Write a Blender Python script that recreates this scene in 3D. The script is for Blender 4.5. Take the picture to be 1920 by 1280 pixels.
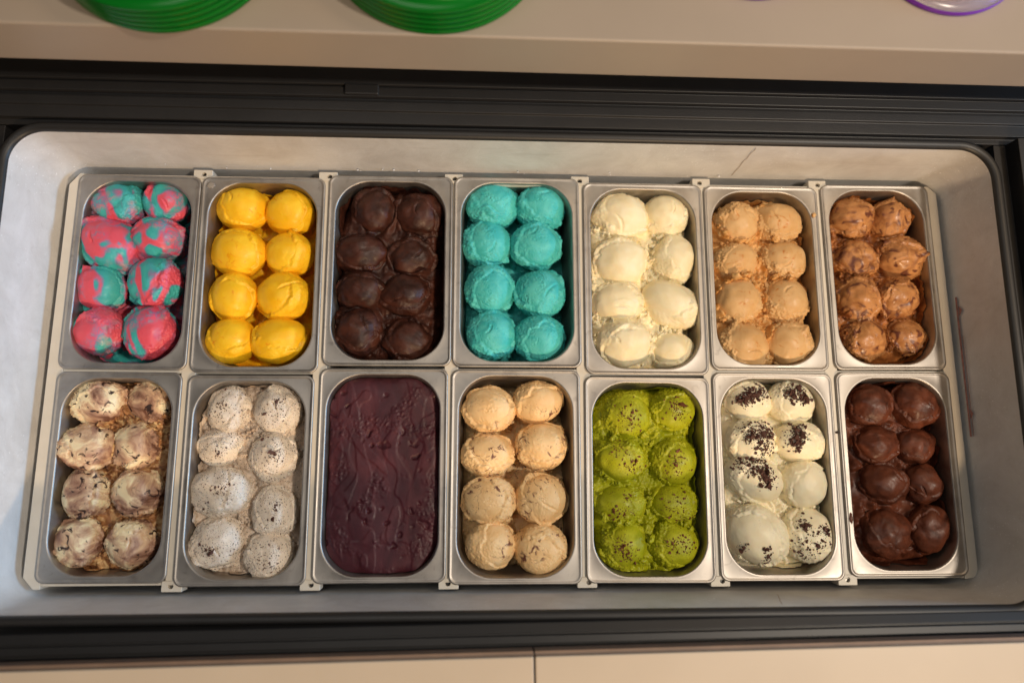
import bpy, bmesh, math, random
import numpy as np
from mathutils import Matrix, Vector

for o in list(bpy.data.objects):
    bpy.data.objects.remove(o)
S = bpy.context.scene
COL = S.collection

# ------------------------------------------------------------------ camera
cam_d = bpy.data.cameras.new('camera')
cam = bpy.data.objects.new('camera', cam_d)
COL.objects.link(cam)
right = Vector((0.99888165, -0.00123014, 0.0472646))
down = Vector((0.00658853, -0.98628652, -0.16491056))
fwd = Vector((0.0468193, 0.16503753, -0.9851754))
m = Matrix.Identity(4)
for i in range(3):
    m[i][0] = right[i]; m[i][1] = -down[i]; m[i][2] = -fwd[i]
m.translation = Vector((-0.04917664, -0.11171587, 0.90646589))
cam.matrix_world = m
cam_d.sensor_width = 36
cam_d.lens = 1300 / 1920 * 36
cam_d.clip_start = 0.01
cam_d.clip_end = 50
cam_d.dof.use_dof = True
cam_d.dof.focus_distance = 0.905
cam_d.dof.aperture_fstop = 1.5
S.camera = cam

# ------------------------------------------------------------------ light
W = bpy.data.worlds.new('World'); S.world = W; W.use_nodes = True
bg = W.node_tree.nodes['Background']
bg.inputs[0].default_value = (1.0, 0.93, 0.86, 1)
bg.inputs[1].default_value = 0.042

def area(name, loc, target, size, power, color, size_y=None, spread=180):
    d = bpy.data.lights.new(name, 'AREA')
    d.energy = power; d.color = color
    if size_y:
        d.shape = 'RECTANGLE'; d.size = size; d.size_y = size_y
    else:
        d.shape = 'DISK'; d.size = size
    d.spread = math.radians(spread)
    o = bpy.data.objects.new(name, d); COL.objects.link(o)
    o.location = loc
    o.rotation_euler = (Vector(target) - Vector(loc)).to_track_quat('-Z', 'Y').to_euler()
    return o
# warm lamp low in front of the freezer: the front rim shades the front third of the pans
area('front_lamp', (0.75, -2.3, 1.52), (0, 0, 0), 0.16, 50, (1.0, 0.70, 0.42))
# warm-white ceiling spot away to the right
area('right_ceiling_lamp', (1.5, -0.35, 2.45), (0, 0, 0), 0.20, 45, (1.0, 0.86, 0.70))
# daylight from a low window on the right: over the right rim it reaches the left wall of the chest
area('window', (2.9, 0.10, 0.50), (-0.6, 0.0, 0.05), 1.2, 76, (0.34, 0.64, 1.0), size_y=0.55)
# warm lamp over the right end of the shelf
area('shelf_lamp', (0.95, 0.75, 1.75), (0.4, 0.3, 0), 0.5, 5.5, (1.0, 0.72, 0.44))
# dim daylit ceiling
area('ceiling_bounce', (-0.5, 0.3, 2.4), (-.2, 0, 0), 1.1, 6.5, (1.0, 0.96, 0.90))

S.view_settings.view_transform = 'Standard'
S.view_settings.look = 'None'
S.view_settings.exposure = -0.12
S.view_settings.gamma = 1.0
S.view_settings.use_curve_mapping = False
S.render.engine = 'CYCLES'
S.cycles.use_denoising = True
S.cycles.max_bounces = 8
S.cycles.sample_clamp_indirect = 4

# ------------------------------------------------------------------ helpers
def lin(r, g, b):
    f = lambda c: (c / 255 / 12.92) if c / 255 <= .04045 else ((c / 255 + .055) / 1.055) ** 2.4
    return (f(r), f(g), f(b), 1.0)

def tag(o, label=None, cat=None, group=None, kind=None):
    if label: o['label'] = label
    if cat: o['category'] = cat
    if group: o['group'] = group
    if kind: o['kind'] = kind
    return o

def link(name, me, mat=None, parent=None, loc=None, smooth=False):
    o = bpy.data.objects.new(name, me)
    COL.objects.link(o)
    if mat is not None:
        me.materials.clear(); me.materials.append(mat)
    if parent: o.parent = parent
    if loc is not None: o.location = loc
    if smooth:
        me.polygons.foreach_set('use_smooth', np.ones(len(me.polygons), bool))
    return o

def empty(name, loc=(0, 0, 0)):
    o = bpy.data.objects.new(name, None)
    o.empty_display_size = 0.02
    COL.objects.link(o); o.location = loc
    return o

def mesh(name, v, f):
    me = bpy.data.meshes.new(name)
    me.from_pydata([tuple(p) for p in v], [], [tuple(q) for q in f])
    me.update()
    return me

def prism(poly, z0, z1):
    """closed extruded polygon (ccw from above)"""
    n = len(poly)
    v = [(x, y, z0) for x, y in poly] + [(x, y, z1) for x, y in poly]
    f = [tuple(range(n - 1, -1, -1)), tuple(range(n, 2 * n))]
    f += [(i, (i + 1) % n, n + (i + 1) % n, n + i) for i in range(n)]
    return v, f

def box(x0, x1, y0, y1, z0, z1):
    return prism([(x0, y0), (x1, y0), (x1, y1), (x0, y1)], z0, z1)

def extrude_x(profile, x0, x1):
    """closed profile [(y,z)] swept along x"""
    n = len(profile)
    v = [(x0, y, z) for y, z in profile] + [(x1, y, z) for y, z in profile]
    f = [tuple(range(n)), tuple(range(2 * n - 1, n - 1, -1))]
    f += [(i, n + i, n + (i + 1) % n, (i + 1) % n) for i in range(n)]
    return v, f

def bevel(o, w, seg=2):
    b = o.modifiers.new('bevel', 'BEVEL')
    b.width = w; b.segments = seg; b.limit_method = 'ANGLE'; b.angle_limit = math.radians(25)
    b.harden_normals = False
    return o

def fix_normals(me):
    bm = bmesh.new(); bm.from_mesh(me)
    bmesh.ops.recalc_face_normals(bm, faces=bm.faces)
    bm.to_mesh(me); bm.free()
    return me

def rrect(cx, cy, hx, hy, r, k=10, ms=6):
    """rounded rectangle outline with constant point structure"""
    r = min(r, hx - 1e-4, hy - 1e-4)
    pts = []
    cs = [(cx + hx - r, cy - hy + r, -90), (cx + hx - r, cy + hy - r, 0),
          (cx - hx + r, cy + hy - r, 90), (cx - hx + r, cy - hy + r, 180)]
    for i, (x, y, a0) in enumerate(cs):
        arc = [(x + r * math.cos(math.radians(a0 + 90 * t / k)), y + r * math.sin(math.radians(a0 + 90 * t / k))) for t in range(k + 1)]
        pts += arc
        nx, ny, na = cs[(i + 1) % 4]
        q = (nx + r * math.cos(math.radians(na)), ny + r * math.sin(math.radians(na)))
        p = arc[-1]
        pts += [(p[0] + (q[0] - p[0]) * t / ms, p[1] + (q[1] - p[1]) * t / ms) for t in range(1, ms)]
    return pts

def loft(rings, cap_last=False):
    n = len(rings[0][0])
    v, f = [], []
    for pts, z in rings:
        v += [(x, y, z) for x, y in pts]
    for k in range(len(rings) - 1):
        a, b = k * n, (k + 1) * n
        f += [(a + i, a + (i + 1) % n, b + (i + 1) % n, b + i) for i in range(n)]
    if cap_last:
        f.append(tuple(range((len(rings) - 1) * n, len(rings) * n)))
    return v, f

def merge(parts):
    V, F = [], []
    for v, f in parts:
        k = len(V)
        V += list(v); F += [tuple(i + k for i in q) for q in f]
    return V, F

# gradient noise in numpy -----------------------------------------------
_rs = np.random.RandomState(7)
_perm = np.concatenate([_rs.permutation(256)] * 3).astype(np.int64)
_g = _rs.normal(size=(256, 3)); _g /= np.linalg.norm(_g, axis=1)[:, None]
def noise(P, s=0.0):
    P = P + s * 17.31
    i = np.floor(P).astype(np.int64); f = P - i
    u = f * f * f * (f * (f * 6 - 15) + 10)
    i &= 255
    out = 0
    for dx in (0, 1):
        for dy in (0, 1):
            for dz in (0, 1):
                h = _perm[_perm[_perm[i[:, 0] + dx] + i[:, 1] + dy] + i[:, 2] + dz]
                d = (_g[h] * (f - (dx, dy, dz))).sum(1)
                w = (u[:, 0] if dx else 1 - u[:, 0]) * (u[:, 1] if dy else 1 - u[:, 1]) * (u[:, 2] if dz else 1 - u[:, 2])
                out = out + w * d
    return out * 1.6
def fbm(P, s=0.0, o=3):
    a, t = 1.0, 0
    for k in range(o):
        t = t + a * noise(P * 2.03 ** k, s + k * 1.7); a *= .5
    return t
def sstep(a, b, x):
    t = np.clip((x - a) / (b - a), 0, 1)
    return t * t * (3 - 2 * t)

# ------------------------------------------------------------------ materials
class NT:
    def __init__(self, name):
        self.m = bpy.data.materials.new(name); self.m.use_nodes = True
        self.t = self.m.node_tree; self.n = self.t.nodes
        self.b = self.n['Principled BSDF']
    def add(self, kind, **kw):
        x = self.n.new(kind)
        for k, v in kw.items(): setattr(x, k, v)
        return x
    def l(self, a, b): self.t.links.new(a, b)
    def coords(self, scale=(1, 1, 1), rand=True, kind='Object'):
        tc = self.add('ShaderNodeTexCoord')
        out = tc.outputs[kind]
        if rand:
            oi = self.add('ShaderNodeObjectInfo')
            mu = self.add('ShaderNodeVectorMath', operation='SCALE')
            cx = self.add('ShaderNodeCombineXYZ')
            self.l(oi.outputs['Random'], cx.inputs[0]); self.l(oi.outputs['Random'], cx.inputs[1])
            cx.inputs[2].default_value = .37
            self.l(cx.outputs[0], mu.inputs[0]); mu.inputs['Scale'].default_value = 9.3
            ad = self.add('ShaderNodeVectorMath', operation='ADD')
            self.l(out, ad.inputs[0]); self.l(mu.outputs[0], ad.inputs[1])
            out = ad.outputs[0]
        if scale != (1, 1, 1):
            ml = self.add('ShaderNodeVectorMath', operation='MULTIPLY')
            self.l(out, ml.inputs[0]); ml.inputs[1].default_value = scale
            out = ml.outputs[0]
        return out
    def noise(self, co, scale, detail=3, rough=.55, dist=0.0):
        x = self.add('ShaderNodeTexNoise')
        self.l(co, x.inputs['Vector'])
        x.inputs['Scale'].default_value = scale; x.inputs['Detail'].default_value = detail
        x.inputs['Roughness'].default_value = rough; x.inputs['Distortion'].default_value = dist
        return x.outputs['Fac']
    def ramp(self, fac, stops):
        x = self.add('ShaderNodeValToRGB')
        e = x.color_ramp.elements
        while len(e) < len(stops): e.new(.5)
        for q, (p, c) in zip(e, stops):
            q.position = p; q.color = c if len(c) == 4 else (*c, 1)
        self.l(fac, x.inputs[0])
        return x.outputs[0]
    def mask(self, fac, a, b):
        x = self.add('ShaderNodeMapRange'); x.clamp = True
        self.l(fac, x.inputs[0]); x.inputs[1].default_value = a; x.inputs[2].default_value = b
        return x.outputs[0]
    def mix(self, fac, a, b, blend='MIX'):
        x = self.add('ShaderNodeMix', data_type='RGBA', blend_type=blend)
        if hasattr(fac, 'links'): self.l(fac, x.inputs[0])
        else: x.inputs[0].default_value = fac
        for s, q in ((a, 6), (b, 7)):
            if hasattr(s, 'links'): self.l(s, x.inputs[q])
            else: x.inputs[q].default_value = s
        return x.outputs[2]
    def math(self, op, a, b):
        x = self.add('ShaderNodeMath', operation=op)
        for i, s in enumerate((a, b)):
            if hasattr(s, 'links'): self.l(s, x.inputs[i])
            else: x.inputs[i].default_value = s
        return x.outputs[0]
    def bump(self, h, strength, dist=.001, prev=None):
        x = self.add('ShaderNodeBump')
        x.inputs['Strength'].default_value = strength; x.inputs['Distance'].default_value = dist
        self.l(h, x.inputs['Height'])
        if prev is not None: self.l(prev, x.inputs['Normal'])
        return x.outputs[0]
    def set(self, **kw):
        for k, v in kw.items():
            s = self.b.inputs[k]
            if hasattr(v, 'links'): self.l(v, s)
            else: s.default_value = v

def plain(name, col, rough=.5, metal=0.0, var=.08, scale=40, bump=0.0, bscale=600, spec=.5):
    t = NT(name); co = t.coords(rand=False)
    n = t.noise(co, scale, 4)
    dark = tuple(c * (1 - var) for c in col[:3]) + (1,)
    lite = tuple(min(1, c * (1 + var)) for c in col[:3]) + (1,)
    t.set(**{'Base Color': t.ramp(n, [(.3, dark), (.7, lite)]), 'Metallic': metal, 'Specular IOR Level': spec})
    t.set(Roughness=t.mask(t.noise(co, scale * 2.3, 3), -1.2 + rough * 0, 3.0) if False else rough)
    if bump: t.set(Normal=t.bump(t.noise(co, bscale, 3), bump, .0006))
    return t.m

def steel(name):
    t = NT(name); co = t.coords(rand=True)
    ml = t.add('ShaderNodeVectorMath', operation='MULTIPLY'); t.l(co, ml.inputs[0]); ml.inputs[1].default_value = (900, 14, 60)
    br = t.noise(ml.outputs[0], 1.0, 3)
    sm = t.noise(co, 26, 5, .6, .6)
    t.set(**{'Base Color': t.mix(t.math('MULTIPLY', t.mask(t.noise(co, 75, 4, .6, .8), .60, .72), .45), t.ramp(sm, [(.3, lin(158, 152, 146)), (.7, lin(182, 177, 171))]), lin(128, 122, 116)), 'Metallic': 1.0})
    r = t.math('ADD', t.mask(sm, .3, .75), 0)
    x = t.add('ShaderNodeMapRange'); t.l(sm, x.inputs[0])
    x.inputs[1].default_value = .3; x.inputs[2].default_value = .72; x.inputs[3].default_value = .40; x.inputs[4].default_value = .56
    t.set(Roughness=x.outputs[0], Normal=t.bump(br, .05, .0004))
    return t.m

def ice(name, color, rough=.5, sss=.25, grain=.10, gscale=1100, spec=.40, lump=.09):
    """color(t, co) returns a colour socket"""
    t = NT(name); co = t.coords(rand=True)
    c = color(t, co)
    t.set(**{'Base Color': c, 'Subsurface Weight': sss, 'Subsurface Scale': .0016,
             'Subsurface Radius': (1.0, .7, .45), 'Specular IOR Level': spec})
    x = t.add('ShaderNodeMapRange'); t.l(t.noise(co, 120, 3), x.inputs[0])
    x.inputs[1].default_value = .3; x.inputs[2].default_value = .7
    x.inputs[3].default_value = rough - .12; x.inputs[4].default_value = rough + .14
    t.set(Roughness=x.outputs[0])
    b = t.bump(t.noise(co, 260, 4, .6), lump, .0009)
    b = t.bump(t.noise(co, gscale, 3, .6), grain, .0005, b)
    t.set(Normal=b)
    return t.m

def tone(a, b, scale=60, dist=.8, lo=.35, hi=.65):
    return lambda t, co: t.ramp(t.noise(co, scale, 3, .5, dist), [(lo, a), (hi, b)])

def specks(t, co, base, col, scale, size, patch_scale, p0, p1):
    v = t.add('ShaderNodeTexVoronoi'); t.l(co, v.inputs['Vector']); v.inputs['Scale'].default_value = scale
    d = t.math('ADD', v.outputs['Distance'], t.math('MULTIPLY', t.noise(co, scale * 2.5, 2), .25))
    dots = t.mask(d, size + .14, size + .06)
    patch = t.mask(t.noise(co, patch_scale, 3, .6), p0, p1)
    return t.mix(t.math('MULTIPLY', dots, patch), base, col)

M = {}
def c_bubble(t, co):
    ml = t.add('ShaderNodeVectorMath', operation='MULTIPLY'); t.l(co, ml.inputs[0]); ml.inputs[1].default_value = (1.25, .7, 1.0)
    n = t.math('ADD', t.noise(ml.outputs[0], 20, 1.5, .45, 1.7), t.math('MULTIPLY', t.noise(co, 170, 4, .6), .07))
    c = t.ramp(n, [(.46, lin(224, 88, 106)), (.51, lin(204, 104, 134)), (.54, lin(128, 136, 164)), (.575, lin(66, 170, 172)), (.70, lin(70, 184, 178))])
    v = t.ramp(t.noise(co, 150, 4, .6, .5), [(.40, lin(226, 90, 122)), (.55, lin(134, 128, 168)), (.65, lin(92, 168, 178))])
    return t.mix(t.math('MULTIPLY', t.mask(t.noise(co, 19, 2), .50, .62), .8), c, v)
M['bubble'] = ice('bubblegum_ice', c_bubble, .40, .2, .08)
def c_yellow(t, co):
    c = t.ramp(t.noise(co, 45, 3, .5, .5), [(.3, lin(250, 190, 20)), (.7, lin(255, 206, 46))])
    return t.mix(t.mask(t.noise(co, 75, 4, .6, 1.5), .60, .72), c, lin(240, 160, 8))
M['yellow'] = ice('yellow_ice', c_yellow, .42, .3, .06)
M['choc'] = ice('dark_chocolate_ice', tone(lin(48, 23, 16), lin(74, 38, 27), 50), .49, .08, .22, spec=.36)
M['teal'] = ice('turquoise_ice', tone(lin(62, 186, 186), lin(92, 204, 200), 60), .5, .25, .75, 620)
M['cream'] = ice('cream_ice', tone(lin(244, 229, 188), lin(249, 238, 206), 45), .45, .35, .06)
def c_tan(t, co):
    c = t.ramp(t.noise(co, 40, 3, .5, .6), [(.3, lin(212, 168, 112)), (.7, lin(224, 186, 134))])
    return t.mix(t.mask(t.noise(co, 55, 4, .6, 2.0), .62, .72), c, lin(196, 118, 34))
M['tan'] = ice('caramel_tan_ice', c_tan, .42, .25, .07)
M['tan_base'] = ice('caramel_crumb_ice', tone(lin(196, 134, 66), lin(226, 180, 118), 90), .45, .2, .25)
def c_brown(t, co):
    c = t.ramp(t.noise(co, 42, 4, .55, 1.5), [(.3, lin(150, 96, 54)), (.62, lin(200, 142, 88))])
    return t.mix(t.mask(t.noise(co, 38, 3, .5, 2.4), .52, .64), c, lin(104, 58, 42))
M['brown'] = ice('brown_caramel_ice', c_brown, .36, .2, .08)
M['brown_base'] = ice('brown_crumb_ice', tone(lin(112, 60, 26), lin(176, 112, 58), 70), .42, .15, .2)
def c_marble(t, co):
    ml = t.add('ShaderNodeVectorMath', operation='MULTIPLY'); t.l(co, ml.inputs[0]); ml.inputs[1].default_value = (1, 1.25, 1.1)
    c = t.ramp(t.noise(ml.outputs[0], 25, 5, .62, .8), [(.34, lin(112, 74, 58)), (.44, lin(176, 138, 116)), (.52, lin(214, 182, 150)), (.60, lin(248, 232, 194))])
    return t.mix(t.mask(t.noise(co, 85, 3, .5, 1.2), .60, .66), c, lin(52, 32, 30))
M['marble'] = ice('marbled_ice', c_marble, .45, .2, .2)
def c_marble_base(t, co):
    c = t.ramp(t.noise(co, 60, 4, .55, 1.8), [(.34, lin(98, 60, 38)), (.5, lin(172, 122, 80)), (.66, lin(228, 196, 144))])
    return c
M['marble_base'] = ice('marbled_base_ice', c_marble_base, .42, .2, .3)
def c_cookie(t, co):
    c = t.ramp(t.noise(co, 45, 3, .5, .8), [(.3, lin(222, 208, 192)), (.7, lin(240, 230, 216))])
    c = specks(t, co, c, lin(62, 42, 42), 300, .27, 50, .40, .56)
    return specks(t, co, c, lin(80, 48, 44), 620, .27, 70, .38, .54)
M['cookie'] = ice('cookie_white_ice', c_cookie, .5, .2, .2)
def c_cookie_base(t, co):
    c = t.ramp(t.noise(co, 50, 4, .6, 1.0), [(.3, lin(178, 156, 136)), (.7, lin(228, 212, 194))])
    return specks(t, co, c, lin(70, 44, 36), 460, .28, 60, .38, .54)
M['cookie_base'] = ice('cookie_base_ice', c_cookie_base, .5, .2, .4)
def c_purple(t, co):
    ml = t.add('ShaderNodeVectorMath', operation='MULTIPLY'); t.l(co, ml.inputs[0]); ml.inputs[1].default_value = (1, .45, 1)
    return t.ramp(t.noise(ml.outputs[0], 38, 5, .6, 1.2), [(.3, lin(54, 18, 30)), (.55, lin(72, 27, 38)), (.75, lin(94, 46, 54))])
M['purple'] = ice('dark_purple_ice', c_purple, .50, .12, .15)
def c_peach(t, co):
    c = t.ramp(t.noise(co, 45, 3, .5, .5), [(.3, lin(240, 198, 140)), (.7, lin(246, 214, 164))])
    s = t.mask(t.noise(co, 70, 5, .68, 1.6), .54, .62)
    p = t.mask(t.noise(co, 26, 2), .48, .56)
    return t.mix(t.math('MULTIPLY', s, p), c, lin(118, 72, 58))
M['peach'] = ice('peach_ice', c_peach, .48, .3, .55, 700)
def c_green(t, co):
    c = t.ramp(t.noise(co, 42, 3, .5, .6), [(.3, lin(152, 158, 12)), (.7, lin(186, 188, 36))])
    return specks(t, co, c, lin(104, 66, 26), 480, .26, 55, .42, .58)
M['green'] = ice('pistachio_green_ice', c_green, .46, .22, .2)
def c_white(t, co):
    c = t.ramp(t.noise(co, 45, 3), [(.3, lin(245, 233, 200)), (.7, lin(250, 242, 216))])
    return specks(t, co, c, lin(60, 40, 36), 420, .15, 45, .56, .66)
M['white'] = ice('white_crumb_ice', c_white, .42, .35, .12)
M['redchoc'] = ice('red_brown_chocolate_ice', tone(lin(72, 35, 22), lin(104, 54, 34), 50), .45, .1, .18, spec=.38)

M['crumb'] = plain('cookie_crumb', lin(82, 50, 41), .7, var=.35, scale=500)
M['nut'] = plain('brown_fleck', lin(112, 62, 30), .65, var=.3, scale=500)
M['steel'] = steel('brushed_steel')
M['rack'] = plain('white_rack_plastic', lin(214, 208, 196), .42, var=.04)
M['dark'] = plain('dark_frame_plastic', lin(36, 35, 35), .45, var=.12, scale=18, bump=.1, bscale=900)
M['darker'] = plain('black_gasket', lin(30, 29, 30), .5, var=.2, scale=30)
M['hole'] = plain('hole_shade', lin(30, 28, 27), .4, var=.2)  # near-black colour stands in for the shade down a bracket hole
M['screw_hole_bottom'] = plain('screw_metal', lin(120, 116, 110), .35, metal=1, var=.1)
M['shelf'] = plain('shelf_laminate', lin(166, 153, 140), .45, var=.03, scale=8)
M['counter'] = plain('counter_laminate', lin(194, 180, 162), .4, var=.03, scale=8)
M['counter_edge'] = plain('counter_edge_shaded', lin(120, 100, 86), .6, var=.1)  # brown carries the shade along the counter's front edge as colour
M['mark'] = plain('red_print', lin(164, 116, 114), .6, var=.35, scale=160)
M['seam'] = plain('liner_crack', lin(182, 170, 158), .7, var=.3, scale=100)
def liner_mat():
    t = NT('freezer_liner'); co = t.coords(rand=False)
    frost = t.noise(co, 14, 5, .65, .4)
    fine = t.noise(co, 420, 3, .7)
    c = t.ramp(frost, [(.3, lin(200, 199, 198)), (.7, lin(226, 227, 228))])
    sp = t.mask(t.math('MULTIPLY', t.mask(t.noise(co, 330, 2), .62, .74), t.mask(t.noise(co, 9, 3), .45, .6)), .2, .8)
    c = t.mix(sp, c, lin(242, 243, 245))
    sc = t.add('ShaderNodeVectorMath', operation='MULTIPLY'); t.l(co, sc.inputs[0]); sc.inputs[1].default_value = (5, 60, 60)
    st = t.mask(t.noise(sc.outputs[0], 1.6, 4, .6, .8), .60, .68)
    c = t.mix(t.math('MULTIPLY', st, .12), c, lin(150, 140, 132))
    t.set(**{'Base Color': c, 'Specular IOR Level': .35})
    t.set(Roughness=.5, Normal=t.bump(fine, .25, .0007, t.bump(frost, .35, .004)))
    return t.m
M['liner'] = liner_mat()
M['dried'] = plain('dried_drop', lin(150, 143, 135), .5, var=.05)
M['frost'] = plain('frost_bits', lin(214, 214, 214), .6, var=.05, scale=300)
def plastic(name, col, trans):
    t = NT(name)
    t.set(**{'Base Color': col, 'Roughness': .22, 'Transmission Weight': trans, 'IOR': 1.4, 'Specular IOR Level': .5})
    co = t.coords(rand=False); t.set(Normal=t.bump(t.noise(co, 30, 2), .05, .002))
    return t.m
M['green_plastic'] = plastic('green_plastic', lin(8, 126, 34), .35)
M['clear_plastic'] = plastic('frosted_clear_plastic', lin(226, 214, 226), .75)
M['purple_plastic'] = plastic('purple_plastic', lin(112, 42, 172), .15)

# ------------------------------------------------------------------ freezer
CX, HX, HY, ZR = -0.005, 0.613, 0.280, 0.090      # opening centre, half sizes, rim height
fz = empty('chest_freezer', (CX, 0, -0.38))
tag(fz, 'dark framed chest freezer with frosty white liner holding all the steel pans', 'freezer')
OFF = Vector((-CX, 0, 0.38))
def fpart(name, vf, mat, smooth=False, bw=0):
    v, f = vf
    me = fix_normals(mesh(name, [(x - CX, y, z + .38) for x, y, z in v], f))
    o = link(name, me, mat, fz, smooth=smooth)
    if bw: bevel(o, bw)
    return o
rg = []
for z, g in ((ZR, 0), (ZR - .004, .0), (.06, .0005), (.03, .001), (0, .0015), (-.06, .003), (-.15, .006), (-.33, .010), (-.345, .016), (-.35, .03)):
    rg.append((rrect(CX, 0, HX - g, HY - g, .040, 14, 30), z))
v, f = loft(rg, True)
lo = fpart('liner', (v, f), M['liner'], True)
for p in lo.data.polygons: p.flip()
# dark lip round the opening
lip = []
for off, z in ((0.0, ZR - .006), (.0004, ZR + .0015), (.0025, ZR + .0045), (.008, ZR + .0062), (.0105, ZR + .0048), (.0115, ZR - .004)):
    lip.append((rrect(CX, 0, HX + off, HY + off, .040 + off, 14, 10), z))
fpart('rim_lip', loft(lip), M['dark'], True)
X0, X1 = -0.80, 0.80
back = [(.2905, .03), (.2905, .086), (.2975, .086), (.2980, .0935), (.3125, .0945), (.3132, .0975), (.3245, .0985),
        (.3250, .094), (.3300, .094), (.3306, .1000), (.3420, .1008), (.3424, .097), (.3445, .097), (.3452, .1025), (.44, .104), (.44, .03)]
fpart('back_rail', extrude_x(back, X0, X1), M['dark'], False, .0007)
front = [(-.2905, .03), (-.2905, .0885), (-.2925, .0975), (-.3020, .1020), (-.3024, .0995), (-.3045, .0998), (-.3050, .1025),
         (-.3130, .1030), (-.3135, .098), (-.3170, .098), (-.3176, .1010), (-.3205, .0985), (-.325, .09), (-.325, .03)]
fv, ff = extrude_x(front[::-1], X0, X1)
fv = [(x, y + .0105 * x, z) for x, y, z in fv]
fpart('front_rail', (fv, ff), M['dark'], False, .0007)
for s in (1, -1):
    xs = [(.6245, .03), (.6245, .086), (.640, .086), (.6405, .108), (.70, .112), (.70, .03)]
    parts = []
    n = len(xs)
    v = [(CX + s * x, -.2895, z) for x, z in xs] + [(CX + s * x, .2895, z) for x, z in xs]
    f = [tuple(range(n)), tuple(range(2 * n - 1, n - 1, -1))] + [(i, n + i, n + (i + 1) % n, (i + 1) % n) for i in range(n)]
    fpart('side_rail', (v, f), M['darker'], False, .0008)
# lid stop clipped in the back track
fpart('lid_stop', box(-.218, -.176, .3312, .3445, .0985, .1045), M['dark'], False, .0015)
# printed load line on the right wall, and the liner's crack lines
xw = CX + HX - .0032
mk = []
def wallquad(y0, y1, z0, z1):
    return ([(xw, y0, z0), (xw, y1, z0), (xw - .0004, y1, z1), (xw - .0004, y0, z1)], [(0, 1, 2, 3)])
mk.append(wallquad(-.085, .105, .004, .008))
mk.append(wallquad(-.085, .050, .011, .0125))
for yy in (.085, -.055):
    mk.append(([(xw, yy - .007, .009), (xw, yy + .007, .009), (xw - .0005, yy, .016)], [(0, 1, 2)]))
fpart('load_line_mark', merge(mk), M['mark'])
def strip(pts, w, nrm):
    v, f = [], []
    for i, p in enumerate(pts):
        v += [(p[0] - w, p[1], p[2]), (p[0] + w, p[1], p[2])]
    f = [(2 * i, 2 * i + 1, 2 * i + 3, 2 * i + 2) for i in range(len(pts) - 1)]
    return v, f
rnd = random.Random(3)
fpart('liner_seam', strip([(.303 + rnd.uniform(-.0008, .0008), HY - .0014 - .0004 * (z < .03), z) for z in np.linspace(.0, .087, 12)], .0006, 0), M['seam'])
fpart('liner_seam', strip([(.300 + .02 * i / 9 + rnd.uniform(-.0008, .0008), -HY + .0019, .086 - .0065 * i) for i in range(10)], .0006, 0), M['seam'])

# ------------------------------------------------------------------ shelf behind, counter in front
sh = link('shelf', fix_normals(mesh('shelf', *box(-.95, .95, -.26, .26, -.034, .034))), M['shelf'], loc=(0, .590, .196))
sh.rotation_euler = (0, 0, math.radians(-.2))
bevel(sh, .0025, 3)
tag(sh, 'thick cream laminate shelf behind the freezer carrying plastic bowls', 'shelf')
ct = empty('counter', (0, -.3205, .112)); tag(ct, kind='structure'); ct.rotation_euler = (0, 0, .0135)
for x0, x1 in ((-.95, .0105), (.0125, .95)):
    o = link('counter_panel', fix_normals(mesh('counter_panel', *box(x0, x1, -.30, -.0005, -.006, .012))), M['counter'], ct)
    bevel(o, .0012, 2)
    link('shaded_edge', fix_normals(mesh('shaded_edge', *box(x0, x1, .0, .0045, -.006, .0095))), M['counter_edge'], o)  # edge face strip, shade painted in as brown

# ------------------------------------------------------------------ rack
rack = empty('pan_rack', (0, 0, -.03))
tag(rack, 'cream white plastic rack framing all fourteen steel pans inside the freezer', 'rack')
def rpart(name, vf, mat=None, bw=.0008, parent=None):
    v, f = vf
    o = link(name, fix_normals(mesh(name, [(x, y, z + .03) for x, y, z in v], f)), mat or M['rack'], parent or rack)
    if bw: bevel(o, bw)
    return o
rpart('side_rail', prism([(-.5835, -.270), (-.5835, .267), (-.588, .267), (-.601, .251), (-.605, -.256), (-.592, -.270)][::-1], -.034, -.0042))
rpart('side_rail', prism([(.5835, -.268), (.600, -.268 + .002), (.602, -.255), (.600, .258), (.588, .269), (.5835, .269)], -.034, -.0042))
GAPS = [-.4255, -.2575, -.0860, .0890, .2600, .4265]
for g in GAPS:
    rpart('cross_bar', box(g - .009, g + .009, -.266, .266, -.028, -.0046))
    for s in (1, -1):
        # bracket with a round screw hole
        cy = s * .2675
        hw = .0125
        outer = rrect(0, 0, hw, .0065, .0012, 4, 4)
        n = len(outer)
        def circ(r):
            out = []
            for (x, y) in outer:
                a = math.atan2(y / .0065, x / hw); out.append((r * math.cos(a), r * math.sin(a)))
            return out
        sx = rnd.uniform(-.003, .003)
        sh_ = lambda P, dx=0: [(g + x, cy + y) for x, y in P]
        hol = [(g + sx + x, cy - s * .0005 + y) for x, y in circ(.0034)]
        rings = [(sh_(outer), -.02), (sh_(outer), -.0036), (sh_([(x * .96, y * .93) for x, y in outer]), -.0030), (hol, -.0030), (hol, -.012)]
        tb = rpart('bracket', loft(rings, False), bw=0)
        scr = [(g + sx + .0030 * math.cos(a), cy - s * .0005 + .0030 * math.sin(a)) for a in np.linspace(0, 2 * math.pi, 14, endpoint=False)]
        rpart('screw_hole_bottom', prism(scr, -.013, -.0075), M['screw_hole_bottom'] if rnd.random() < .4 else M['hole'], 0, tb)  # metal screw in some holes, black-painted hole shade in the rest
rpart('middle_bar', box(-.5834, .5834, -.004, .004, -.029, -.0052))
rpart('end_bar', box(-.5834, .5834, -.2665, -.2605, -.030, -.0058))
rpart('end_bar', box(-.5834, .5834, .2605, .2665, -.030, -.0058))

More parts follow.
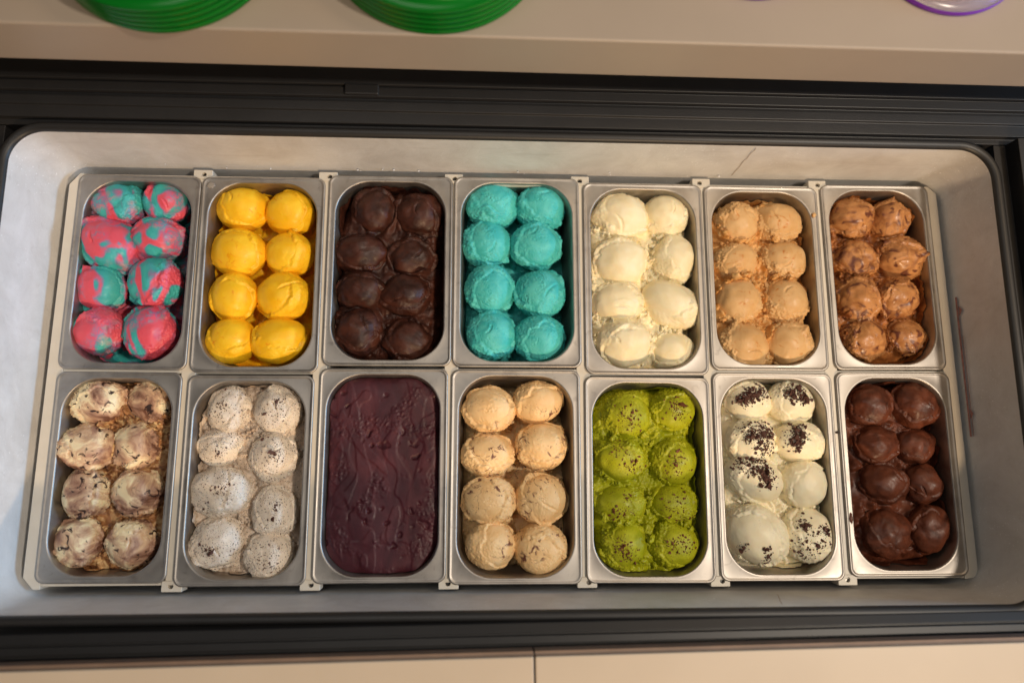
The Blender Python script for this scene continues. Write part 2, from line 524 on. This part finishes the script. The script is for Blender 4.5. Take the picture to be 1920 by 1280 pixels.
# ------------------------------------------------------------------ pans
# x0, x1, y0, y1 of the rim in metres (z = 0), small turn in degrees
PANS = {
 'A1': (-.587, -.428, .0005, .264, -.4), 'A2': (-.423, -.261, -.0030, .264, .2), 'A3': (-.254, -.088, .0065, .269, .1), 'A4': (-.084, .0855, .0055, .270, 0),
 'A5': (.093, .2575, -.0030, .264, -.2), 'A6': (.263, .4225, .0030, .263, -.2), 'A7': (.431, .585, .0045, .268, .3),
 'B1': (-.588, -.433, -.263, -.0025, -.3), 'B2': (-.423, -.264, -.268, -.0060, 0), 'B3': (-.255, -.091, -.266, .0035, .1), 'B4': (-.085, .082, -.269, .0025, -.2),
 'B5': (.090, .2545, -.269, -.0060, -.5), 'B6': (.262, .4225, -.268, .0000, -.3), 'B7': (.431, .587, -.264, .0015, -.1)}
FLAV = {'A1': 'pink and turquoise swirled', 'A2': 'bright yellow', 'A3': 'dark chocolate', 'A4': 'turquoise', 'A5': 'cream white',
        'A6': 'light caramel tan', 'A7': 'streaky caramel brown', 'B1': 'brown and cream marbled', 'B2': 'speckled greyish white',
        'B3': 'smooth dark purple', 'B4': 'pale peach', 'B5': 'lime green flecked', 'B6': 'white crumb-topped', 'B7': 'reddish brown chocolate'}
INNER = {}
def make_pan(k):
    x0, x1, y0, y1, a = PANS[k]
    x0 -= .0012; x1 += .0012
    cx, cy, hx, hy = (x0 + x1) / 2, (y0 + y1) / 2, (x1 - x0) / 2, (y1 - y0) / 2
    root = empty('steel_pan', (cx, cy, -.105)); root.rotation_euler = (0, 0, math.radians(a))
    tag(root, {'B3': 'steel pan filled level with smooth dark purple ice cream'}.get(k, 'rectangular steel pan holding the %s ice cream scoops' % FLAV[k]), 'pan', 'steel ice cream pans in the rack')
    def R(off, r): return rrect(0, 0, hx - off, hy - off, r, 14, 8)
    rim = [(R(.0004, .0105), -.0042), (R(.0, .0110), -.0020), (R(.0005, .0108), -.0010), (R(.0014, .0102), -.0006),
           (R(.0026, .0095), -.0007), (R(.0034, .0090), -.0013), (R(.0046, .0084), -.0015)]
    ox, oy = .0104, .0086
    def I(ex, r, dz): return (rrect(0, 0, hx - ox - ex, hy - oy - ex, r, 14, 8), dz)
    rim += [I(-.0030, .0485, -.0014), I(-.0016, .0472, -.0011), I(-.0006, .0462, -.0015), I(0, .0455, -.0032)]
    o = link('rim', mesh('rim', *[q if i else [(x, y, z + .105) for x, y, z in q] for i, q in enumerate(loft(rim))]), M['steel'], root, smooth=True)
    wall = [I(0, .0455, -.0032), I(.0006, .045, -.007), I(.0010, .0448, -.014), I(.003, .044, -.04), I(.006, .043, -.08), I(.009, .042, -.096), I(.018, .036, -.1015), I(.04, .02, -.102)]
    o = link('basin', mesh('basin', *[q if i else [(x, y, z + .105) for x, y, z in q] for i, q in enumerate(loft(wall, True))]), M['steel'], root, smooth=True)
    INNER[k] = (cx, cy, hx - ox, hy - oy, .0455, math.radians(a))
    return root
for k in PANS: make_pan(k)

# ------------------------------------------------------------------ ice cream
ZC = -.026
SC = {"A1": [[-543, 230, 34, 28], [-481, 234, 29, 27], [-549, 172, 37, 38], [-487, 183, 33, 29], [-558, 114, 31, 29], [-487, 122, 34, 33], [-554, 55, 30, 30], [-487, 54, 32, 34]], "A2": [[-377, 227, 33, 29], [-312, 222, 31, 30], [-378, 164, 35, 32], [-310, 163, 31, 29], [-381, 103, 30, 32], [-315, 104, 34, 32], [-380, 43, 31, 30], [-318, 43, 36, 29]], "A3": [[-196, 226, 31, 33], [-134, 221, 31, 31], [-213, 166, 35, 27], [-143, 162, 32, 27], [-211, 111, 32, 27], [-151, 107, 34, 28], [-212, 56, 30, 32], [-146, 43, 32, 28]], "A4": [[-32, 237, 35, 31], [35, 234, 33, 31], [-40, 181, 33, 31], [28, 179, 34, 31], [-36, 117, 32, 32], [34, 111, 33, 32], [-33, 52, 32, 31], [32, 49, 32, 31]], "A5": [[148, 222, 39, 32], [213, 225, 31, 29], [145, 157, 36, 34], [222, 162, 30, 34], [142, 100, 34, 28], [215, 97, 37, 33], [149, 43, 36, 32], [216, 33, 30, 25]], "A6": [[316, 216, 29, 29], [375, 217, 31, 29], [311, 161, 29, 24], [379, 162, 31, 27], [311, 103, 30, 31], [378, 103, 31, 31], [315, 40, 33, 31], [379, 44, 32, 30]], "A7": [[484, 226, 29, 28], [538, 223, 27, 29], [486, 167, 30, 27], [550, 167, 33, 29], [484, 107, 28, 31], [539, 108, 29, 28], [487, 49, 30, 27], [548, 53, 25, 24]], "B1": [[-544, -39, 32, 28], [-484, -40, 27, 27], [-552, -98, 34, 28], [-492, -97, 26, 29], [-549, -156, 29, 29], [-485, -155, 29, 29], [-553, -217, 29, 28], [-486, -218, 29, 29]], "B2": [[-377, -49, 26, 27], [-313, -50, 27, 29], [-385, -97, 27, 23], [-316, -110, 27, 28], [-380, -154, 35, 28], [-311, -180, 24, 29], [-382, -218, 29, 26], [-314, -235, 26, 28]], "B4": [[-36, -49, 33, 29], [29, -38, 32, 27], [-38, -108, 34, 27], [34, -97, 33, 30], [-35, -166, 34, 29], [33, -165, 32, 30], [-33, -223, 31, 29], [32, -228, 33, 32]], "B5": [[149, -56, 31, 31], [212, -48, 29, 27], [140, -114, 32, 28], [210, -117, 30, 29], [139, -172, 32, 23], [208, -172, 31, 24], [142, -224, 30, 29], [206, -224, 31, 28]], "B6": [[317, -35, 29, 27], [376, -37, 31, 28], [317, -91, 32, 30], [385, -91, 34, 26], [319, -139, 36, 27], [387, -147, 31, 30], [319, -212, 38, 36], [387, -214, 32, 34]], "B7": [[488, -43, 28, 27], [550, -41, 32, 30], [491, -95, 28, 25], [546, -97, 26, 23], [497, -146, 30, 28], [551, -147, 24, 26], [494, -211, 31, 30], [551, -205, 27, 30]]}

# material, base material, base level, relief of base, collar height, crumbliness of base, deep (second layer below), scoop style
#       lump, collar, ragged, grain, crack, striae
ST = {
 'A1': dict(mat='bubble', base='bubble', level=-0.06, rel=.008, col=.010, crumb=.002, deep=1, st=(.060, .10, .035, .005, .45, .010)),
 'A2': dict(mat='yellow', base='yellow', level=-0.062, rel=.006, col=.008, crumb=.001, deep=1, st=(.032, .080, .011, .0012, .30, .003)),
 'A3': dict(mat='choc', base='choc', level=-0.022, rel=.010, col=.006, crumb=.002, deep=0, st=(.085, .10, .013, .004, .55, .022)),
 'A4': dict(mat='teal', base='teal', level=-0.062, rel=.008, col=.014, crumb=.004, deep=1, st=(.026, .085, .034, .020, .50, .006)),
 'A5': dict(mat='cream', base='cream', level=-0.026, rel=.008, col=.008, crumb=.006, deep=0, st=(.038, .07, .024, .0015, .30, .004)),
 'A6': dict(mat='tan', base='tan_base', level=-0.027, rel=.010, col=.012, crumb=.006, deep=0, st=(.045, .06, .060, .004, .45, .010)),
 'A7': dict(mat='brown', base='brown_base', level=-0.03, rel=.010, col=.010, crumb=.005, deep=0, st=(.080, .09, .045, .004, .55, .020)),
 'B1': dict(mat='marble', base='marble_base', level=-0.031, rel=.010, col=.010, crumb=.005, deep=0, st=(.055, .08, .045, .005, .45, .016)),
 'B2': dict(mat='cookie', base='cookie_base', level=-.027, rel=.011, col=.007, crumb=.006, deep=0, st=(.075, .05, .035, .006, .45, .020)),
 'B4': dict(mat='peach', base='peach', level=-0.06, rel=.008, col=.013, crumb=.004, deep=1, st=(.030, .10, .032, .014, .20, .006)),
 'B5': dict(mat='green', base='green', level=-0.024, rel=.010, col=.009, crumb=.004, deep=0, st=(.055, .06, .060, .005, .55, .014)),
 'B6': dict(mat='white', base='white', level=-0.036, rel=.009, col=.009, crumb=.004, deep=0, st=(.036, .07, .024, .002, .15, .005)),
 'B7': dict(mat='redchoc', base='redchoc', level=-0.03, rel=.010, col=.006, crumb=.002, deep=0, st=(.075, .09, .010, .002, .45, .020)),
}
bm = bmesh.new(); bmesh.ops.create_icosphere(bm, subdivisions=6, radius=1)
ICO = bpy.data.meshes.new('scoop'); bm.to_mesh(ICO); bm.free()
ND = np.empty(len(ICO.vertices) * 3, np.float32); ICO.vertices.foreach_get('co', ND); ND = ND.reshape(-1, 3).astype(np.float64)
ND /= np.linalg.norm(ND, axis=1)[:, None]
ICO.polygons.foreach_set('use_smooth', np.ones(len(ICO.polygons), bool))
bm = bmesh.new(); bmesh.ops.create_icosphere(bm, subdivisions=3, radius=1)
CH_V = np.array([v.co[:] for v in bm.verts]); CH_F = [tuple(v.index for v in f.verts) for f in bm.faces]; bm.free()
bm = bmesh.new(); bmesh.ops.create_icosphere(bm, subdivisions=1, radius=1)
CR_V = np.array([v.co[:] for v in bm.verts]); CR_F = [tuple(v.index for v in f.verts) for f in bm.faces]; bm.free()

def scoop_shape(rx, ry, rz, st, seed, crack=None, tilt=None):
    lump, collar, ragged, grain, crackp, striae = st
    r = np.random.RandomState(seed); s = seed * .613
    d = ND
    rad = 1 + 1.3 * lump * fbm(d * 1.25, s, 2)
    # folded collar: an edge where the dragged skin curls over the ball
    az = r.uniform(0, 2 * math.pi) if tilt is None else tilt
    tl = r.uniform(.30, .75)
    ax = np.array([math.sin(tl) * math.cos(az), math.sin(tl) * math.sin(az), math.cos(tl)])
    ang = np.arccos(np.clip(d @ ax, -1, 1))
    edge = r.uniform(1.0, 1.25) + .20 * noise(d * 2.2, s + 3) + .07 * noise(d * 7, s + 4)
    step = sstep(-.015, .045, ang - edge)
    fall = np.exp(-np.clip(ang - edge, 0, 9) / .55)
    cm = np.clip(.55 + .9 * noise(d * 1.7, s + 5), .05, 1.3)
    rad += 1.5 * collar * step * fall * cm
    # shadowed line just above the fold
    rad -= .035 * np.exp(-((ang - edge + .03) / .035) ** 2) * np.clip(cm, 0, 1)
    # a second skin layer crossing the face
    if r.rand() < .6:
        b = r.normal(size=3); b[2] = abs(b[2]) * .25; b /= np.linalg.norm(b)
        q = d @ b - r.uniform(.15, .55) + .12 * noise(d * 2.5, s + 9)
        rad += r.uniform(.006, .020) * sstep(-.02, .03, q) * sstep(-.1, .5, noise(d * 1.3, s + 11) + .25)
    # ragged crumbs around the fold and below
    rg = sstep(-.10, .12, ang - edge)
    rad += 1.7 * ragged * rg * (np.abs(fbm(d * 6.5, s + 6, 4)) - .18)
    for _ in range(r.randint(2, 6) if ragged > .013 else 0):
        f_ = r.uniform(0, 2 * math.pi); e1 = np.cross(ax, [1, 0, 0.1]); e1 /= np.linalg.norm(e1); e2 = np.cross(ax, e1)
        g_ = r.uniform(1.15, 1.5)
        tv = ax * math.cos(g_) + (e1 * math.cos(f_) + e2 * math.sin(f_)) * math.sin(g_)
        if tv[2] < -.25: continue
        q = np.arccos(np.clip(d @ tv, -1, 1)) / r.uniform(.10, .22)
        rad += ragged * r.uniform(1.5, 3.4) * np.exp(-q * q) * (.55 + 1.1 * np.abs(fbm(d * 11, s + 31, 2)))
    # icy patches and drag lines
    pm = sstep(.0, .35, noise(d * 1.6, s + 7))
    dr = r.normal(size=3); dr /= np.linalg.norm(dr)
    st_d = d * 16 - np.outer((d @ dr) * 13, dr)
    rad += 2.0 * grain * pm * fbm(st_d * 1.1, s + 8, 3)
    rad -= 2.2 * grain * sstep(.28, .55, noise(d * 19, s + 21)) * sstep(-.1, .3, noise(d * 2.1, s + 22))
    rad += striae * .35 * noise((d - np.outer(d @ dr, dr) * .85) * 9, s + 12)
    # tears
    nc = 1 if r.rand() < crackp else 0
    if crack is not None: nc = 1
    for _ in range(nc):
        c = (r.uniform(-.45, .45), r.uniform(-.45, .45)) if crack is None else crack[:2]
        a = r.uniform(0, math.pi); kx = r.uniform(-1.4, 1.4); ln = r.uniform(.14, .34)
        u = (d[:, 0] - c[0]) * math.cos(a) + (d[:, 1] - c[1]) * math.sin(a)
        w = -(d[:, 0] - c[0]) * math.sin(a) + (d[:, 1] - c[1]) * math.cos(a)
        w = w - kx * u * u + .03 * noise(d * 9, s + 13)
        win = np.exp(-(u / ln) ** 4) * (d[:, 2] > 0)
        rad -= .10 * np.exp(-(w / .030) ** 2) * win
        rad += .025 * np.exp(-((w - .08) / .07) ** 2) * win
    P = d * rad[:, None] * np.array([rx, ry, rz])
    return P, rad

ROWN = ['back row', 'second row from back', 'third row from back', 'front row']
KIND = {'A1': 'pink and turquoise swirled', 'A2': 'bright yellow', 'A3': 'near-black chocolate', 'A4': 'turquoise icy', 'A5': 'plain cream white', 'A6': 'light caramel tan',
        'A7': 'streaky caramel brown', 'B1': 'brown and cream marbled', 'B2': 'dark-speckled greyish white', 'B4': 'pale peach', 'B5': 'brown-flecked lime green',
        'B6': 'white', 'B7': 'glossy reddish chocolate'}
EXTRA = {('A1', 6): 'rough mottled', ('A1', 2): 'largest, tilted', ('A4', 5): 'notched', ('A4', 0): 'pitted', ('A5', 7): 'torn', ('A5', 5): 'long tilted',
         ('B1', 1): 'sunken orange-stained', ('B6', 5): 'clean smooth', ('B6', 6): 'largest smooth', ('B6', 2): 'crumb-covered', ('B6', 3): 'crumb-topped', ('B6', 4): 'crumb-topped',
         ('B6', 0): 'crumb-topped', ('B6', 1): 'crumb-topped', ('B6', 7): 'crumb-speckled', ('A7', 7): 'ridged', ('B4', 4): 'brown-streaked', ('B4', 6): 'brown-streaked', ('A6', 4): 'caramel-stained'}
DZ = {('B1', 1): -.011, ('A5', 7): -.004, ('B2', 2): -.004, ('A7', 7): -.004, ('A7', 2): -.004, ('A3', 0): -.004, ('A3', 3): -.004, ('B7', 3): -.004}
ROT = {('A1', 2): -38, ('A5', 5): -30, ('A5', 3): -12, ('B6', 4): -22, ('B6', 2): 15, ('A2', 7): 14, ('B2', 4): -10, ('B2', 6): 18, ('B2', 2): 20, ('B6', 6): -35}
LONG = {('A1', 2): (43, 33), ('A5', 5): (42, 30), ('B6', 4): (39, 27), ('B2', 6): (32, 26), ('B6', 6): (41, 35)}
TOPS = {}

def crumbs(k, i, o, P, centres, n, size, mat, name, flat=.7):
    r = np.random.RandomState(hash((ord(k[0]), int(k[1]), i)) % 9999)
    U = P / np.linalg.norm(P, axis=1)[:, None]
    parts = []
    for q in range(n):
        c = centres[r.randint(len(centres))]
        x, y = r.normal(c[0], c[2]), r.normal(c[1], c[2] * (c[3] if len(c) > 3 else 1))
        if x * x + y * y > .9: continue
        t = np.array([x, y, math.sqrt(1 - x * x - y * y)])
        j = int(np.argmax(U @ t)); p = P[j]
        s = size * r.lognormal(0, .6)
        A = r.normal(size=(3, 3)); qq, _ = np.linalg.qr(A)
        vv = (CR_V * (1 + .35 * r.normal(size=(len(CR_V), 1))) * np.array([1, .75, flat])) @ qq * s
        parts.append((vv + p * (1 + .2 * s / .03), CR_F))
    V, F = merge(parts)
    c = link(name, mesh(name, V, F), mat, o)
    c['kind'] = 'stuff'

CRUMB6 = {0: ([(-.15, .25, .22, .8), (-.5, .0, .18), (.35, .3, .2)], 300), 1: ([(0, .5, .25, .6), (-.3, .3, .2), (.25, .1, .15)], 220),
          2: ([(.15, .25, .3), (.35, -.35, .25), (-.2, .4, .25), (.5, .5, .2)], 330), 3: ([(-.45, .25, .2), (-.3, .5, .18), (-.5, -.1, .14)], 240),
          4: ([(-.45, .55, .22), (.1, .4, .25, .8), (.25, .0, .2)], 340), 6: ([(.0, -.45, .06), (.1, -.75, .1), (-.7, -.4, .1)], 55), 7: ([(-.4, .5, .12), (.45, .3, .12), (.1, -.2, .3), (-.5, -.5, .25)], 170)}
CRUMB5 = {0: [(.1, -.35, .28), (-.3, .1, .4)], 1: [(-.1, .2, .25), (.2, -.2, .3)], 2: [(-.2, .45, .25), (.4, -.3, .2)], 3: [(-.2, -.4, .35), (0, .1, .4)],
          4: [(-.5, -.4, .15), (.1, -.4, .25, .5), (.2, .3, .2)], 5: [(.2, .2, .3), (-.4, -.2, .3), (.3, -.5, .2)], 6: [(-.35, .05, .26), (.1, -.4, .25)], 7: [(-.2, .1, .2), (.4, .2, .25), (0, .4, .4)]}

def make_scoops(k):
    c = ST[k]
    for i, (x, y, rx, ry) in enumerate(SC[k]):
        if (k, i) in LONG: rx, ry = LONG[(k, i)]
        rx, ry = rx * .001, ry * .001
        rz = .88 * (rx + ry) / 2
        col = c['st'][1]
        sx = (1.15 if k == 'B2' else 1.06) - col * .2
        seed = (ord(k[0]) * 100 + int(k[1]) * 17 + i * 7) % 997
        P, _ = scoop_shape(rx * sx, ry * sx, rz, c['st'], seed)
        a = math.radians(ROT.get((k, i), 0))
        if a:
            ca, sa = math.cos(a), math.sin(a)
            P = np.stack([P[:, 0] * ca - P[:, 1] * sa, P[:, 0] * sa + P[:, 1] * ca, P[:, 2]], 1)
        me = ICO.copy(); me.name = 'ice_cream_scoop'
        me.vertices.foreach_set('co', P.astype(np.float32).ravel()); me.update()
        o = link('ice_cream_scoop', me, M[c['mat']], loc=(x * .001, y * .001, ZC + DZ.get((k, i), 0)))
        ex = EXTRA.get((k, i), '')
        tag(o, ('%s %s ice cream scoop, %s, %s side' % (ex, KIND[k], ROWN[i // 2], 'left' if i % 2 == 0 else 'right')).strip(),
            'ice cream', '%s scoops' % KIND[k])
        if k == 'B6' and i in CRUMB6:
            crumbs(k, i, o, P, CRUMB6[i][0], int(CRUMB6[i][1] * 2.3), .00078, M['crumb'], 'cookie_crumbs')
        if k == 'B2':
            crumbs(k, i, o, P, [(rnd.uniform(-.4, .4), rnd.uniform(-.4, .4), .16), (rnd.uniform(-.3, .3), rnd.uniform(-.3, .3), .45)], 80, .00062, M['crumb'], 'cookie_specks', .5)
        if k == 'B5':
            crumbs(k, i, o, P, CRUMB5[i], 170, .00070, M['nut'], 'brown_flecks', .5)

def sd_rr(x, y, hx, hy, r):
    qx, qy = np.abs(x) - (hx - r), np.abs(y) - (hy - r)
    return np.hypot(np.maximum(qx, 0), np.maximum(qy, 0)) + np.minimum(np.maximum(qx, qy), 0) - r

SMEAR = {'A3': .9, 'A6': .55, 'A7': .85, 'B7': .8, 'B1': .55, 'B2': .75, 'B5': .6, 'A1': .45, 'A2': .35, 'B6': .3, 'A5': .3}
def make_base(k):
    cx, cy, hx, hy, rr, a = INNER[k]
    flat = k == 'B3'
    c = ST.get(k, dict(mat='purple', base='purple', level=-.012, rel=.004, col=0, crumb=.0006, deep=0))
    seed = ord(k[0]) * 3.1 + int(k[1]) * 1.37
    r = np.random.RandomState(int(seed * 10))
    st = .00125
    nx, ny = int(2 * hx / st) + 2, int(2 * hy / st) + 2
    gx, gy = np.linspace(-hx, hx, nx), np.linspace(-hy, hy, ny)
    X, Y = np.meshgrid(gx, gy); X = X.ravel(); Y = Y.ravel()
    in_d = .0012 + (-c['level']) * .07
    HXi, HYi, RRi = hx - in_d, hy - in_d, rr - in_d
    D = sd_rr(X, Y, HXi, HYi, RRi)
    # project outside points on the outline
    for _ in range(2):
        e = 1e-5
        Dn = sd_rr(X, Y, HXi, HYi, RRi)
        gxn = (sd_rr(X + e, Y, HXi, HYi, RRi) - Dn) / e; gyn = (sd_rr(X, Y + e, HXi, HYi, RRi) - Dn) / e
        out = Dn > 0
        X = np.where(out, X - gxn * Dn, X); Y = np.where(out, Y - gyn * Dn, Y)
    P3 = np.stack([X, Y, np.zeros_like(X)], 1)
    dw = -np.minimum(sd_rr(X, Y, HXi, HYi, RRi), 0)
    h = c['level'] + c['rel'] * fbm(P3 * 38, seed, 3)
    if flat:
        # smeared flat with a spatula: long overlapping strokes
        q = np.stack([X + .012 * noise(P3 * 22, 2.), Y * .42 + .006 * noise(P3 * 30, 3.), 0 * X], 1)
        n1 = noise(q * 30, 5.); n2 = noise(q * 46, 9.)
        strokes = sstep(-.05, .03, n1) * .0003 + sstep(.12, .17, n2) * .0008 + sstep(.25, .28, noise(q * 40, 14.)) * .0007
        pits = -.0030 * sstep(.30, .48, noise(P3 * 95, 17.)) * sstep(-.05, .3, noise(P3 * 22, 19.))
        rough = .0020 * np.abs(fbm(P3 * 160, 23., 3)) * sstep(.0, .35, noise(P3 * 26, 29.))
        h = c['level'] + .003 * noise(P3 * 16, 31.) + strokes + pits + rough
        h -= .006 * np.exp(-dw / .004) * (.6 + noise(P3 * 40, 41.))
    else:
        ca, sa = math.cos(-a), math.sin(-a)
        for i, (sx, sy, rx, ry) in enumerate(SC[k]):
            lx, ly = sx * .001 - cx, sy * .001 - cy
            lx, ly = lx * ca - ly * sa, lx * sa + ly * ca
            if c['deep']:
                ox, oy = r.uniform(-.010, .014), r.uniform(-.012, .012)
                zz = -.083 + r.uniform(-.004, .006)
                d2 = .036 ** 2 - ((X - lx - ox) ** 2 + (Y - ly - oy) ** 2)
                cap = zz + np.sqrt(np.maximum(d2, 0)) + .0015 * fbm(P3 * 120, seed + i, 2)
                h = np.where((d2 > 0) & (cap > h), cap, h)
            e = np.hypot((X - lx) / (rx * .001), (Y - ly) / (ry * .001))
            nn = np.clip(.35 + 1.1 * noise(P3 * 55, seed + i * 2.3), 0, 1.3)
            h = np.maximum(h, c['level'] + c['col'] * 1.5 * nn * np.exp(-((e - 1.0) / .14) ** 2) + c['rel'] * .5 * noise(P3 * 60, seed + 3)) if True else h
        ridg = np.abs(fbm(P3 * 150, seed + 7, 3)) - .2
        pm = sstep(-.25, .25, noise(P3 * 32, seed + 8))
        h += c['crumb'] * ridg * pm * 1.6
        h += c['crumb'] * .5 * fbm(P3 * 330, seed + 9, 2) * pm
        # falls away at the wall, more so on one side
        dropn = np.clip(.5 + 1.2 * noise(P3 * 22, seed + 11) + .5 * sstep(-.02, .06, X) + .5 * sstep(.07, .12, Y), 0, 1.6)
        h -= .022 * dropn * np.exp(-dw / .0085)
    V = np.stack([X, Y, h], 1)
    idx = np.arange(nx * ny).reshape(ny, nx)
    q = np.stack([idx[:-1, :-1], idx[:-1, 1:], idx[1:, 1:], idx[1:, :-1]], -1).reshape(-1, 4)
    keep = (D[q] < 0).any(1)
    parts = [(V, q[keep].tolist())]
    Vn, Fn = merge(parts)
    Vl = [tuple(p) for p in np.asarray(Vn)]
    if not flat and c['crumb'] > .0025:
        used = 0
        for i, (sx, sy, rx, ry) in enumerate(SC[k]):
            for _ in range(5 if k == 'B2' else 13):
                t = r.uniform(0, 2 * math.pi); e = r.uniform(.95, 1.22)
                px, py = sx * .001 - cx + rx * .001 * e * math.cos(t), sy * .001 - cy + ry * .001 * e * math.sin(t)
                if sd_rr(np.array([px]), np.array([py]), HXi, HYi, RRi)[0] > -.004: continue
                # not inside another scoop's ball
                if any(math.hypot((px - (b[0] * .001 - cx)) / (b[2] * .001), (py - (b[1] * .001 - cy)) / (b[3] * .001)) < .93 for b in SC[k]): continue
                j = int(np.argmin((X - px) ** 2 + (Y - py) ** 2))
                s = r.uniform(.0018, .0058)
                A = r.normal(size=(3, 3)); qq, _ = np.linalg.qr(A)
                vv = CH_V * (1 + .55 * fbm(CH_V * 1.9, r.uniform(0, 50), 3))[:, None] * np.array([1.25, 1.0, .6]) @ qq * s
                vv = vv + np.array([px, py, h[j] + s * .05])
                kk = len(Vl)
                Vl += [tuple(p) for p in vv]; Fn += [tuple(w + kk for w in f) for f in CH_F]
    sm = SMEAR.get(k, 0)
    if sm:
        na, nz = 260, 16
        ring = rrect(0, 0, hx, hy, rr, 14, 8)
        ring = np.array(ring + ring[:1]); seg = np.r_[0, np.cumsum(np.hypot(*np.diff(ring, axis=0).T))]
        tt = np.linspace(0, seg[-1], na); bx_, by_ = np.interp(tt, seg, ring[:, 0]), np.interp(tt, seg, ring[:, 1])
        pp = np.stack([bx_, by_, 0 * bx_], 1)
        top = -.010 - .030 * (1 - sm) - .022 * np.clip(.4 + 1.2 * fbm(pp * 28, seed + 51, 3), 0, 1.6) - .004 * noise(pp * 200, seed + 52)
        kk = len(Vl)
        for j in range(nz):
            z = -.075 + (top + .075) * (j / (nz - 1)) ** .7
            inset = .0007 + np.where(z < -.014, .001, .0006) + (-z - .007) * .075
            th = .0012 * np.clip(.4 + fbm(np.stack([bx_ * 90, by_ * 90, z * 90], 1), seed + 53, 3), -.2, 1.5) * (j < nz - 1)
            fx = 1 - (inset + th) / hx; fy = 1 - (inset + th) / hy
            Vl += list(zip(bx_ * fx, by_ * fy, z))
        Fn += [(kk + j * na + i, kk + j * na + i + 1, kk + (j + 1) * na + i + 1, kk + (j + 1) * na + i) for j in range(nz - 1) for i in range(na - 1)]
    name = 'ice_cream_block' if flat else 'ice_cream_bed'
    o = link(name, mesh(name, Vl, Fn), M[c['base']], loc=(cx, cy, 0), smooth=True)
    o.rotation_euler = (0, 0, a)
    if flat: tag(o, 'smooth dark purple ice cream smeared flat, without scoops', 'ice cream')
    else: tag(o, 'rough bed of %s ice cream under and between its eight scoops' % FLAV[k], 'ice cream', 'ice cream beds under the scoops')

for k in PANS:
    if k in SC: make_scoops(k)
    make_base(k)

# ------------------------------------------------------------------ bowls on the shelf
def revolve(profile, n=96):
    v, f = [], []
    for r_, z in profile:
        v += [(r_ * math.cos(2 * math.pi * i / n), r_ * math.sin(2 * math.pi * i / n), z) for i in range(n)]
    for k in range(len(profile) - 1):
        f += [(k * n + i, k * n + (i + 1) % n, (k + 1) * n + (i + 1) % n, (k + 1) * n + i) for i in range(n)]
    return v, f
SH_T = .2305
def inverted_bowl(R, h, t=.0016):
    out = [(R - t, .0), (R + .0015, .0), (R + .002, .003), (R + .0008, .006), (R - .006, .0065), (R - .010, .012), (R * .80, h * .60), (R * .62, h * .92), (R * .55, h), (.001, h)]
    inn = [(.001, h - t), (R * .54, h - t), (R * .60, h * .90), (R * .785, h * .58), (R - .013, .010), (R - t, .0)]
    return out + inn
def bowl_stack(x, y, n, words):
    for i in range(n):
        b = empty('plastic_bowl', (x, y, SH_T + .0080 * i))
        R = .1235 - .0002 * i
        prof = inverted_bowl(R, .062)
        link('bowl_body', fix_normals(mesh('bowl_body', *revolve(prof[3:]))), M['green_plastic'], b, smooth=True)
        link('bowl_rim', fix_normals(mesh('bowl_rim', *revolve([prof[-1], prof[0], prof[1], prof[2], prof[3]]))), M['green_plastic'], b, smooth=True)
        lv = ['lowest', 'second', 'third', 'fourth', 'topmost'][i]
        tag(b, 'green plastic bowl turned upside down, %s in the %s stack' % (lv, words), 'bowl', 'green bowls stacked on the shelf')
bowl_stack(-.386, .449, 5, 'left')
bowl_stack(-.100, .456, 5, 'right')
def clear_bowl(x, y, R, words):
    b = empty('clear_bowl', (x, y, SH_T))
    prof = inverted_bowl(R, .055)
    link('bowl_body', fix_normals(mesh('bowl_body', *revolve(prof[3:]))), M['clear_plastic'], b, smooth=True)
    link('bowl_rim', fix_normals(mesh('bowl_rim', *revolve([prof[-1], prof[0], prof[1], prof[2], prof[3]]))), M['purple_plastic'], b, smooth=True)
    tag(b, words, 'bowl', 'purple rimmed clear bowls on the shelf')
clear_bowl(.475, .462, .090, 'clear bowl with purple rim near the right end of the shelf')
clear_bowl(.250, .474, .090, 'clear bowl with purple rim, barely in view, nearer the green bowls')

# frost bits along the back edge of the rack
r = np.random.RandomState(11)
fb = []
for q in range(16):
    x = r.uniform(-.55, .56); s = r.uniform(.0006, .0016)
    vv = CR_V * (1 + .25 * r.normal(size=(len(CR_V), 1))) * s
    fb.append((vv + np.array([x, HY - .0030 - r.uniform(0, .001), r.uniform(-.004, .010)]), CR_F))
V, F = merge(fb)
o = link('frost', mesh('frost', V, F), M['frost'])
tag(o, 'white frost grains on the back wall of the liner', 'frost', kind='stuff')

# small spills
def spill(x, y, z, sx, sy, sz, mat, label, seed):
    vv = CH_V * (1 + .4 * fbm(CH_V * 1.7, seed, 3))[:, None] * np.array([sx, sy, sz])
    o = link('ice_cream_spill', mesh('ice_cream_spill', vv, CH_F), mat, loc=(x, y, z), smooth=True)
    tag(o, label, 'spill')
spill(.4165, .222, .0004, .0028, .0035, .0018, M['tan'], 'small tan ice cream crumb on the right rim of the caramel tan pan', 3.1)
spill(.4275, -.079, -.0040, .0017, .0017, .0009, M['choc'], 'tiny dark chocolate drop on the rack between the last two front pans', 5.2)
spill(.4365, -.190, -.0012, .0022, .0065, .0008, M['redchoc'], 'brown smear on the left rim of the reddish chocolate pan', 7.7)
spill(-.4130, .2515, -.0012, .0050, .0042, .0003, M['dried'], 'pale dried drop on the back corner rim of the yellow pan', 9.4)
